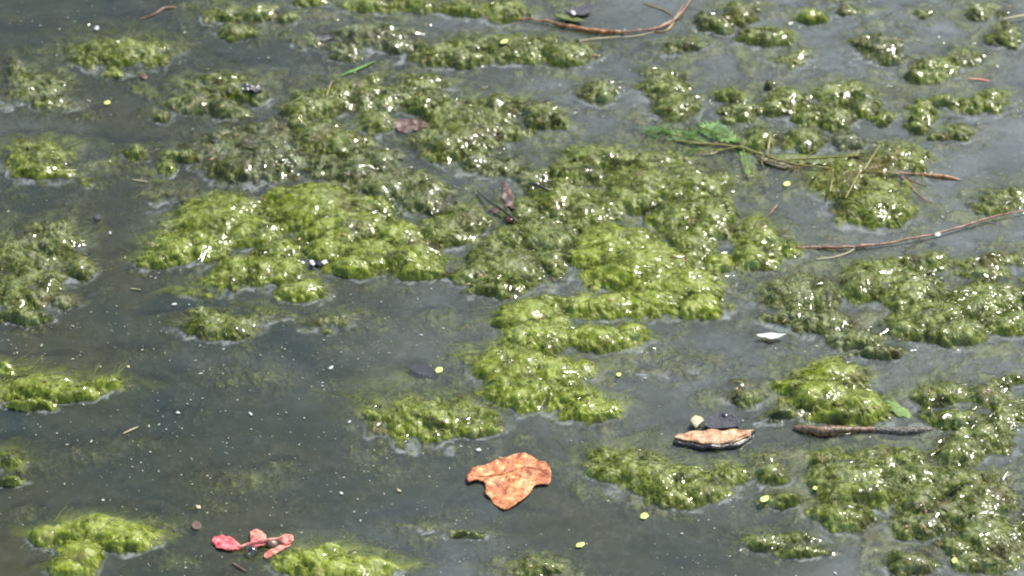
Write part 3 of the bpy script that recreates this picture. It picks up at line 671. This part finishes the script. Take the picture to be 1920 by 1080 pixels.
# ------------------------------------------------------------------ the bark chip
kc = ground(1335, 822)
bk = root('bark_chip', (kc[0], kc[1], 0), 'tan bark chip with a dark wet underside above the domed mat', 'bark')
ko = [(1264,818),(1272,812),(1284,813),(1296,808),(1318,809),(1330,806),(1356,808),(1380,804),(1396,806),(1414,803),(1404,811),(1408,815),(1395,819),(1384,826),(1370,829),(1358,829),(1346,832),(1330,831),(1318,832),(1304,828),(1290,826),(1276,823),(1268,821)]
kz = lambda x, y: .0050 + .0012 * float(perlin(x * 110, y * 110, 9)) - .0025 * abs((x - kc[0]) / .045) ** 2
sheet('bare_face', gp(ko, .005), kz, M['bark_top'], .0014, .0022, bk, (kc[0], kc[1], 0))
ku = [(a + (3 if a > 1340 else -2), b + (9 if b > 815 else 3)) for a, b in ko]
kz2 = lambda x, y: .0018 + .0016 * float(perlin(x * 90, y * 90, 19)) - .002 * abs((x - kc[0]) / .045) ** 2
sheet('underside', gp(ku, .003), kz2, M['bark'], .0048, .0025, bk, (kc[0], kc[1], 0))
tube('splinter', [ground(1345, 833, .0045), ground(1372, 825, .0055), ground(1402, 811, .0055)], [.0010, .0014, .0005], M['bark_top'], bk, (kc[0], kc[1], 0))
scrap('dark_flake', [(1318,800),(1326,786),(1345,776),(1362,774),(1380,783),(1390,796),(1384,803),(1350,805),(1330,806)], M['slate'], 'dark wet flake lying just behind the bark chip', 'debris', .003, .002, 5, thick=.0012)
scrap('pale_crumb', [(1294,788),(1303,777),(1314,780),(1320,788),(1312,794),(1305,801),(1300,796)], M['straw'], 'cream coloured crumb behind the left of the bark chip', 'debris', .006, -.002, 6, thick=.002)
ball('dark_bead', 1359, 781, 7, M['black'], 'shiny black bead on top of the dark flake', 'seed', .6, .002)

# ------------------------------------------------------------------ sticks and twigs
def thing_tube(name, parts, label, cat, group=None):
    """parts: list of (part name, [(px,py,z)...], radii, material)"""
    p0 = parts[0][1][0]; o = root(name, ground(*p0), label, cat, group); org = ground(*p0)
    for k, (nm, pts, rr, mat) in enumerate(parts):
        tube(nm, [ground(*p) for p in pts], rr, mat, o, org, rough=.12 if 'wood' in nm else .07, seed=k)
    return o
thing_tube('stick', [('wood', [(1488,802,.0012),(1510,805,.0022),(1540,809,.0026),(1558,809,.0020),(1575,807,.0018),(1600,806,.0014),(1640,806,.0010)], [.0018,.0042,.0056,.0058,.0046,.0036,.0030], M['stick']),
                     ('mossy_end', [(1632,806,.0008),(1660,808,.0004),(1690,810,.0002),(1720,808,.0002),(1750,804,-.0006)], [.0026,.0040,.0052,.0046,.0018], M['mossy'])],
           'thick brown waterlogged stick with a mossy right end', 'stick')
thing_tube('long_twig', [('wood', [(1490,464,.0015),(1530,464,.002),(1575,464,.003),(1610,462,.003),(1660,457,.003),(1710,447,.004),(1760,437,.004),(1815,421,.004),(1870,405,.004),(1960,388,.004)], [.0008,.0016,.0018,.0015,.0013,.0012,.0011,.0011,.0010,.0009], M['twig']),
                         ('side_shoot', [(1528,486,.0005),(1560,483,.001),(1590,474,.0012),(1605,464,.002)], [.0006,.0009,.0009,.0006], M['straw'])],
           'long thin reddish twig reaching in from the right edge', 'twig')
scrap('white_flake', lens(1758, 440, 6, 4, 0), M['white'], 'white flake caught on the long reddish twig', 'flake', .0085, .0004, 2)
thing_tube('curved_stem', [('wood', [(905,32,.001),(950,36,.002),(985,36,.002),(1020,39,.003),(1045,46,.003),(1080,52,.003),(1110,57,.003),(1140,60,.003),(1172,61,.003)], [.0006,.0009,.0011,.0014,.0019,.0023,.0025,.0025,.0018], M['stem']),
                           ('rosy_tip', [(1170,61,.003),(1200,57,.003),(1235,52,.003),(1262,38,.003),(1285,14,.003),(1300,-12,.003)], [.0012,.0012,.0015,.0014,.0012,.0010], M['twig']),
                           ('rootlet', [(1215,57,.0006),(1240,60,.0008),(1256,52,.001),(1266,34,.001),(1282,8,.0006)], [.0006,.0014,.0018,.0014,.0006], M['rootlet']),
                           ('rootlet', [(1206,6,.0004),(1226,13,.0006),(1246,20,.0008),(1260,28,.0008)], [.0007,.0010,.0009,.0006], M['rootlet']),
                           ('rootlet', [(1228,56,.0006),(1248,44,.001),(1272,32,.001),(1284,16,.0008)], [.0006,.0012,.0012,.0006], M['rootlet']),
                           ('trailing_thread', [(1060,82,.0005),(1100,75,.0008),(1150,70,.0008),(1190,68,.001),(1225,60,.001)], [.0006,.001,.001,.0009,.0006], M['straw'])],
           'curved orange stem with yellow rootlets near the top edge', 'stem')
ball('glassy_droplet', 1170, 60, 5, M['bubble'], 'clear droplet sitting on the curved orange stem', 'droplet', .8, .004)
thing_tube('black_twig', [('wood', [tuple((990, 344, .009)), (1002,345,.011), (1015,351,.011), (1030,357,.009), (1038,359,.007)], [.001,.0014,.0013,.0014,.0008], M['black'])], 'short black twig lying bent on the algae', 'twig')
tube('red_splinter', [ground(1441, 405, .001), ground(1450, 393, .002), ground(1458, 383, .003)], [.0004, .0009, .0005], M['twig']); tag(COL.objects[-1], 'thin pink splinter standing off the water above the horseshoe clump', 'splinter')
tube('orange_sliver', [ground(1815, 147, .001), ground(1838, 149, .0012), ground(1857, 152, .001)], [.0006, .0016, .0005], M['coral'], flat=.5); tag(COL.objects[-1], 'flat orange sliver floating at the upper right', 'sliver')
tube('pale_straw', [ground(1880, 37, .004), ground(1905, 32, .005), ground(1945, 25, .006)], [.0008, .0016, .0014], M['straw']); tag(COL.objects[-1], 'pale straw crossing the right edge near the top', 'straw')
tube('pale_straw', [ground(231, 813, .001), ground(244, 807, .0012), ground(257, 801, .001)], [.0006, .0010, .0005], M['straw']); tag(COL.objects[-1], 'thin cream straw on dark water at the lower left', 'straw')
tube('pale_straw', [ground(262, 36, .0008), ground(290, 26, .0012), ground(308, 15, .0012), ground(330, 14, .001)], [.0005, .0008, .0012, .0009], M['twig']); tag(COL.objects[-1], 'tan bent straw on open water near the top left', 'straw')
tube('pale_straw', [ground(248, 337, .0008), ground(276, 341, .001)], [.0006, .0009, .0005], M['straw']); tag(COL.objects[-1], 'tiny pale straw below the tiny algae knob', 'straw')
tube('pale_straw', [ground(244, 181 + 360, .0008), ground(264, 183 + 360, .001)], [.0005, .0007, .0004], M['straw']); tag(COL.objects[-1], 'faint pale straw in the dark channel at left', 'straw')
tube('grass_blade', [ground(638, 142, .001), ground(665, 131, .0015), ground(704, 114, .002)], [.0008, .0026, .0005], M['weed'], flat=.3); tag(COL.objects[-1], 'narrow green grass blade above the mottled mat', 'grass blade')
tube('yellow_stalk', [on(612, 182, .001), on(618, 168, .003), on(623, 154, .002)], [.0008, .001, .0008], M['rootlet']); tag(COL.objects[-1], 'short yellow stalk standing on the mottled mat', 'stalk')

# ------------------------------------------------------------------ pondweed
pw = [(1262,262,.0015),(1300,268,.002),(1340,271,.0025),(1385,276,.003),(1420,287,.0035),(1460,300,.0035),(1500,309,.004),(1560,316,.0045),(1615,322,.006),(1660,322,.008),(1690,326,.004)]
porg = ground(*pw[3])
pr = root('pondweed', porg, 'green pondweed shoot with long leaves and a jointed yellow stem', 'pondweed')
tube('weed_stem', [ground(p[0], p[1], p[2] * .7) for p in pw], [.0006,.0010,.0014,.0016,.0015,.0013,.0012,.0011,.0010,.0008,.0007], M['weedstem'], pr, porg)
def wleaf(pts, mat, z, curl, seed):
    c0 = np.mean(pts, 0); d2 = []
    for a, b in zip(pts, pts[1:] + pts[:1]):
        for f in (0, .25, .5, .75):
            q = (a[0] + (b[0] - a[0]) * f, a[1] + (b[1] - a[1]) * f); g = .80 if f in (.25, .75) else 1.06
            d2.append((c0[0] + (q[0] - c0[0]) * g, c0[1] + (q[1] - c0[1]) * g))
    pts = d2
    o = scrap('leaf', rag(pts, .07, seed), mat, None, None, z, curl, seed, step=.0022); o.parent = pr; o.location = Vector(o.location) - Vector(porg)
    P = np.array(pts); ax = P - P.mean(0); d = np.linalg.svd(ax, full_matrices=False)[2][0]; t = ax @ d
    a, b = P.mean(0) + d * t.min() * .95, P.mean(0) + d * t.max() * .95
    q = np.array(o.location) + np.array(porg)
    tube('midrib', [ground(*(a + (b - a) * f), z + .0008 + curl * (2 * f - 1) ** 2) - q for f in (0, .25, .5, .75, 1)], [.0004, .0007, .0008, .0007, .0003], M['weedstem'], o)
    for f in (.2, .35, .5, .65, .8):
        for sd in (-1, 1):
            m = a + (b - a) * f; e = m + (b - a) * .10 + np.array([-d[1], d[0]]) * sd * (abs(ax @ np.array([-d[1], d[0]])).max() * .75)
            tube('side_vein', [ground(*m, z + .0007 + curl * (2 * f - 1) ** 2) - q, ground(*((m + e) / 2 + (b - a) * -.015), z + .0008 + curl * .4) - q, ground(*e, z + .0007 + curl * .7) - q], [.0004, .0004, .0002], M['weedstem'], o, seg=5, n=6)
    return o
wleaf(lens(1240, 250, 56, 12, 12, 22, .5), M['weed'], -.0022, .0004, 1)
wleaf(lens(1285, 258, 46, 12, 14, 22, .5), M['weed'], -.0012, .0010, 2)
wleaf([(1308,238),(1322,231),(1345,229),(1362,235),(1374,249),(1388,268),(1380,274),(1352,268),(1328,260),(1312,250)], M['weed'], -.0012, .0026, 3)
wleaf(lens(1325, 284, 34, 8, -8, 18, .5), M['olive'], -.0008, .001, 4)
wleaf([(1388,278),(1400,279),(1406,292),(1409,310),(1409,330),(1402,336),(1392,318),(1386,298)], M['weed'], -.0004, .0022, 5)
wleaf([(1440,294),(1480,288),(1530,292),(1580,292),(1625,282),(1632,286),(1590,302),(1545,311),(1500,308),(1460,304)], M['olive'], .0012, .0025, 6)
wleaf(lens(1455, 306, 36, 7, 16, 18, .5), M['mossy'], .002, .001, 7)
for k, (pts, rr) in enumerate([([(1438,292,.004),(1441,274,.008),(1443,258,.010),(1444,246,.009)], [.0009,.0009,.0007,.0005]),
                               ([(1562,318,.006),(1560,338,.009),(1556,360,.009)], [.001,.001,.0008]), ([(1612,322,.007),(1600,345,.010),(1585,372,.010)], [.0009,.0009,.0006]),
                               ([(1620,320,.007),(1632,300,.009),(1650,272,.006)], [.0009,.0009,.0006]), ([(1380,276,.003),(1350,282,.002),(1338,290,.001)], [.0008,.0007,.0005]), ([(1432,290,.003),(1428,303,.002),(1432,314,.001)], [.0007,.0007,.0005])]):
    tube('side_shoot', [ground(*p) for p in pts], rr, M['weedstem'], pr, porg, seed=k)
def tuft(name, starts, n, spread, length, parent, origin, mat, seed):
    rg = np.random.default_rng(seed); Vs, Fs = [], []; base = 0
    for k in range(n):
        px, py, ang = starts[rg.integers(0, len(starts))]
        a = rad(ang + rg.normal(0, spread)); L = length * rg.uniform(.4, 1.1); cu = rg.normal(0, .5)
        P = []
        for f in np.linspace(0, 1, 7):
            q = (px + rg.normal(0, 1.5) + math.cos(a + cu * f) * L * f, py - math.sin(a + cu * f) * L * f * .7)
            P.append(on(q[0], q[1], .0006 + .003 * math.sin(math.pi * min(f + .1, 1)) * rg.uniform(.2, 1)) - origin)
        P = np.array(P); r = .00022 * rg.uniform(.7, 1.5) * np.linspace(1, .5, 7)[:, None]
        t = np.gradient(P, axis=0); t /= np.linalg.norm(t, axis=1, keepdims=True); sd = np.cross(t, [0, 0, 1]); sd /= np.linalg.norm(sd, axis=1, keepdims=True) + 1e-9; u = np.cross(sd, t)
        ring = np.stack([P + r * u, P - r * .5 * u + r * .87 * sd, P - r * .5 * u - r * .87 * sd], 1).reshape(-1, 3)
        i = np.arange(21).reshape(7, 3) + base; j = np.roll(i, -1, 1); base += 21
        Vs.append(ring); Fs.append(np.stack([i[:-1], j[:-1], j[1:], i[1:]], -1).reshape(-1, 4))
    return tag(mesh_np(name, np.concatenate(Vs), np.concatenate(Fs), mat, parent=parent), kind='stuff')
tuft('thread_tuft', [(1632,318,40),(1640,318,55),(1625,322,25),(1610,322,-110),(1560,320,-100),(1590,322,-80),(1640,325,-30),(1500,312,-100)], 170, 28, 78, pr, np.array(porg), M['weedstem'], 3)
tuft('leaf_threads', [(1210,248,-8),(1235,250,30),(1260,254,150),(1290,256,20),(1300,262,165),(1335,252,100),(1345,262,120),(1350,266,60),(1320,282,190)], 120, 22, 46, pr, np.array(porg), M['weed'], 4)
thing_tube('spindle_pod', [('pod', [(1722,326,.001),(1745,329,.0013),(1765,331,.0014),(1785,334,.0012),(1802,338,.0004)], [.0008, .0020, .0026, .0019, .0004], M['stem']),
                           ('stalk', [(1676,322,.004),(1695,325,.003),(1724,327,.002)], [.0012,.0012,.0011], M['twig'])], 'brown spindle shaped pod trailing right of the pondweed', 'pod')
thing_tube('thread_root', [('root_fibre', [(1690,330,.003),(1706,346,.002),(1722,366,.001),(1748,380,.001)], [.0008,.0009,.0007,.0005], M['twig']),
                           ('root_fibre', [(1694,330,.003),(1712,340,.002),(1738,350,.001)], [.0006,.0007,.0005], M['brownleaf'])], 'pinkish root fibres spreading below the spindle pod', 'root')

# ------------------------------------------------------------------ winged seed, scraps, shells
wc = on(950, 385, .001)
ws = root('winged_seed', wc, 'brown winged seed with a red tip stuck in the algae', 'seed')
def wpart(name, pts, mat, z, curl, seed):
    o = scrap(name, pts, mat, None, None, z, curl, seed, thick=.0005, lie=z); o.parent = ws; o.location = Vector(o.location) - Vector(wc)
zb = wc[2] + .0022
wpart('wing', [(941,350),(946,341),(953,346),(951,353),(959,351),(960,362),(965,371),(962,380),(967,390),(959,396),(953,388),(947,392),(944,378),(938,372),(943,362)], M['scrap'], .0008, .0022, 1)
wpart('wing', [(940,396),(922,404),(912,398),(928,390)], M['scrap'], .0008, .001, 2)
tube('seed_stalk', [ground(894,357,zb), ground(916,377,zb+.003), ground(938,391,zb+.004), ground(958,406,zb+.003), ground(982,428,zb)], [.0008,.0011,.0014,.0012,.0006], M['black'], ws, wc)
b = ball('kernel', 957, 414, 8, M['berry'], None, None, .6, zb - .001); b.parent = ws; b.location = Vector(b.location) - Vector(wc)
p = on(768, 238)[2]
scrap('leaf_scrap', [(735,232),(745,224),(768,224),(790,228),(804,232),(798,240),(780,246),(762,250),(746,246)], M['brownleaf'], 'reddish sunken leaf scrap among the mottled algae', 'leaf', .001, .0018, 9, lie=.0006)
COL.objects[-1].data.materials[0] = M['scrap']
p = on(465, 165)[2]
sh = scrap('shell_fragment', [(450,160),(456,155),(468,155),(474,160),(486,158),(492,166),(482,171),(468,168),(458,171)], M['shell'], 'dark wet shell fragment sparkling on the olive mat', 'shell', p + .002, -.002, 10, thick=.0012, step=.0012, crumple=.0022)
p = on(598, 492)[2]
scrap('black_scrap', lens(598, 492, 14, 6, 15), M['black'], 'black wet scrap between two white flakes', 'debris', p + .002, -.001, 12, thick=.001)
scrap('white_flake', [(580,489),(587,488),(591,495),(588,499),(582,495)], M['white'], 'white flake on the left of the black wet scrap', 'flake', p + .003, .0004, 13)
scrap('white_flake', rag(lens(608, 492, 5.5, 4, 0, pinch=.1), .25, 2), M['white'], 'white flake on the right of the black wet scrap', 'flake', p + .003, .0004, 14)
scrap('white_feather', [(1418,629),(1432,626),(1445,624),(1458,626),(1474,629),(1462,634),(1446,637),(1434,633),(1422,633)], M['white'], 'white feather scrap at the front of the long olive mat', 'feather', .004, .0015, 15)
scrap('dark_scrap', [(1058,22),(1072,17),(1092,12),(1106,4),(1110,14),(1106,26),(1092,30),(1070,28)], M['slate'], 'dark slate coloured scrap behind the curved orange stem', 'debris', .003, .001, 16, thick=.0012)
scrap('white_flake', rag(lens(1075, 24, 5, 3.5, 30, pinch=.2), .3, 5), M['white'], 'painted white glint on the dark slate scrap', 'flake', .0062, .0003, 17)  # small white sheet stands for a glint on the scrap
scrap('olive_leaf', [(1036,29),(1060,28),(1085,34),(1098,41),(1080,41),(1058,37)], M['olive'], 'narrow olive leaf just above the curved orange stem', 'leaf', .003, .001, 18)
scrap('dark_debris', [(586,74),(596,68),(606,70),(614,65),(626,71),(616,74),(606,78)], M['shell'], 'dark debris on the pale film, top left of centre', 'debris', .0018, -.0008, 20, thick=.0009, crumple=.0014)
scrap('lime_leaf', [(1656,750),(1662,745),(1672,750),(1680,752),(1690,762),(1702,767),(1712,780),(1704,784),(1694,779),(1684,781),(1674,772),(1664,768)], M['weed'], 'small pale lime leaf right of the green mound', 'leaf', .0016, -.0015, 21, thick=.0007)
COL.objects[-1].data.materials[0] = spotted('lime_leaf_skin', [(.35, (.08, .15, .02)), (.5, (.19, .31, .05)), (.7, (.34, .46, .13))], 260, .45, .3, None, .8, .002)
scrap('painted_shadow', [(762,690),(778,682),(800,682),(816,690),(820,702),(804,706),(782,702)], M['drowned'], 'dark painted shadow beside the bright duckweed in open water', 'leaf', -.001, .0002, 22)  # flat dark sheet put in for a cast shadow
for q, lab in (((405, 264), 'dark purple crumb on the shoulder of the speckled mound'), ((183, 407), 'dark crumb on open water above the speckled left mat'), ((670, 157), 'pink crumb on the back edge of the mottled mat'), ((270, 143), 'pink crumb below the arched mat')):
    c = on(*q)
    scrap('crumb', lens(q[0], q[1], 9 if q[0] > 300 else 7, 5, 20, pinch=.2), M['slate'] if 'dark' in lab else M['scrap'], lab, 'crumb', c[2] + .001, -.0006, int(q[0]), thick=.001)
# duckweed: one frond each
DUCK = [((823, 694), 10, 5, 'bright duckweed frond alone beside the painted shadow'), ((1208, 968), 9, 6, 'bright duckweed frond in open water below the domed mat'), ((1088, 1022), 9, 5, 'bright duckweed frond at the bottom, right of the foamy clump'),
        ((1433, 936), 8, 5, 'bright duckweed frond touching the small split clump'), ((1475, 345), 9, 4.5, 'pale duckweed frond in the water below the pondweed'), ((201, 193), 7, 4, 'small duckweed frond right of the dull left patch'),
        ((1790, 1052), 6, 6, 'small duckweed frond at the edge of the bottom right mat'), ((1530, 915), 6, 4, 'small duckweed frond on the lumpy column below the stick'), ((1160, 703), 6, 4, 'small duckweed frond right of the projecting lump'), ((945, 78), 9, 3.5, 'pale duckweed frond on the ribbed mat')]
for k, (q, a, b, lab) in enumerate(DUCK):
    c = on(*q)
    scrap('duckweed', rag(lens(q[0], q[1], a * (.8 + .1 * (k % 4)), b * (1.1 - .1 * (k % 3)), 8 * ((k * 5) % 5 - 2), 13, .05), .13, k + 7), M['duck'], lab, 'duckweed', c[2] + .0006, .0003, 40 + k, 'duckweed fronds on the pond')
FLK = [((620, 690), 7, 4, 'white flake on dark water left of the painted shadow'), ((640, 925), 5, 4, 'white flake on dark water left of the orange leaf'), ((897, 844), 6, 5, 'white flake just above the orange leaf'), ((334, 774), 7, 3, 'white flake above the cream straw on dark water'),
       ((470, 777), 7, 3, 'white flake right of the cream straw on dark water'), ((206, 437), 3.5, 3, 'tiny white flake right of the speckled left mat'), ((326, 571), 7, 3, 'white flake left of the pale rimmed clump'), ((193, 938), 5, 3, 'white flake above the curled green wisp'),
       ((372, 951), 8, 5, 'cream flake above the red blossom'), ((748, 920), 7, 3, 'cream flake between the straw field and the orange leaf'), ((655, 791), 5, 3, 'white flake left of the oval green mat'), ((181, 53), 7, 5, 'white flake on open water near the top left'), ((240, 688), 5, 3, 'cream flake right of the bright left bank'), ((1760, 70), 4, 3, 'white speck above the twin lobed mat'), ((1870, 125), 4, 3, 'white speck right of the twin lobed mat')]
for k, (q, a, b, lab) in enumerate(FLK):
    scrap('white_flake', rag(lens(q[0], q[1], a * .68, b * .7, 15 * (k % 5 - 2), 10, .2), .35, k), M['white'] if 'white' in lab else M['straw'], lab, 'flake', .0007, .0003, 60 + k, 'white flakes on the pond')
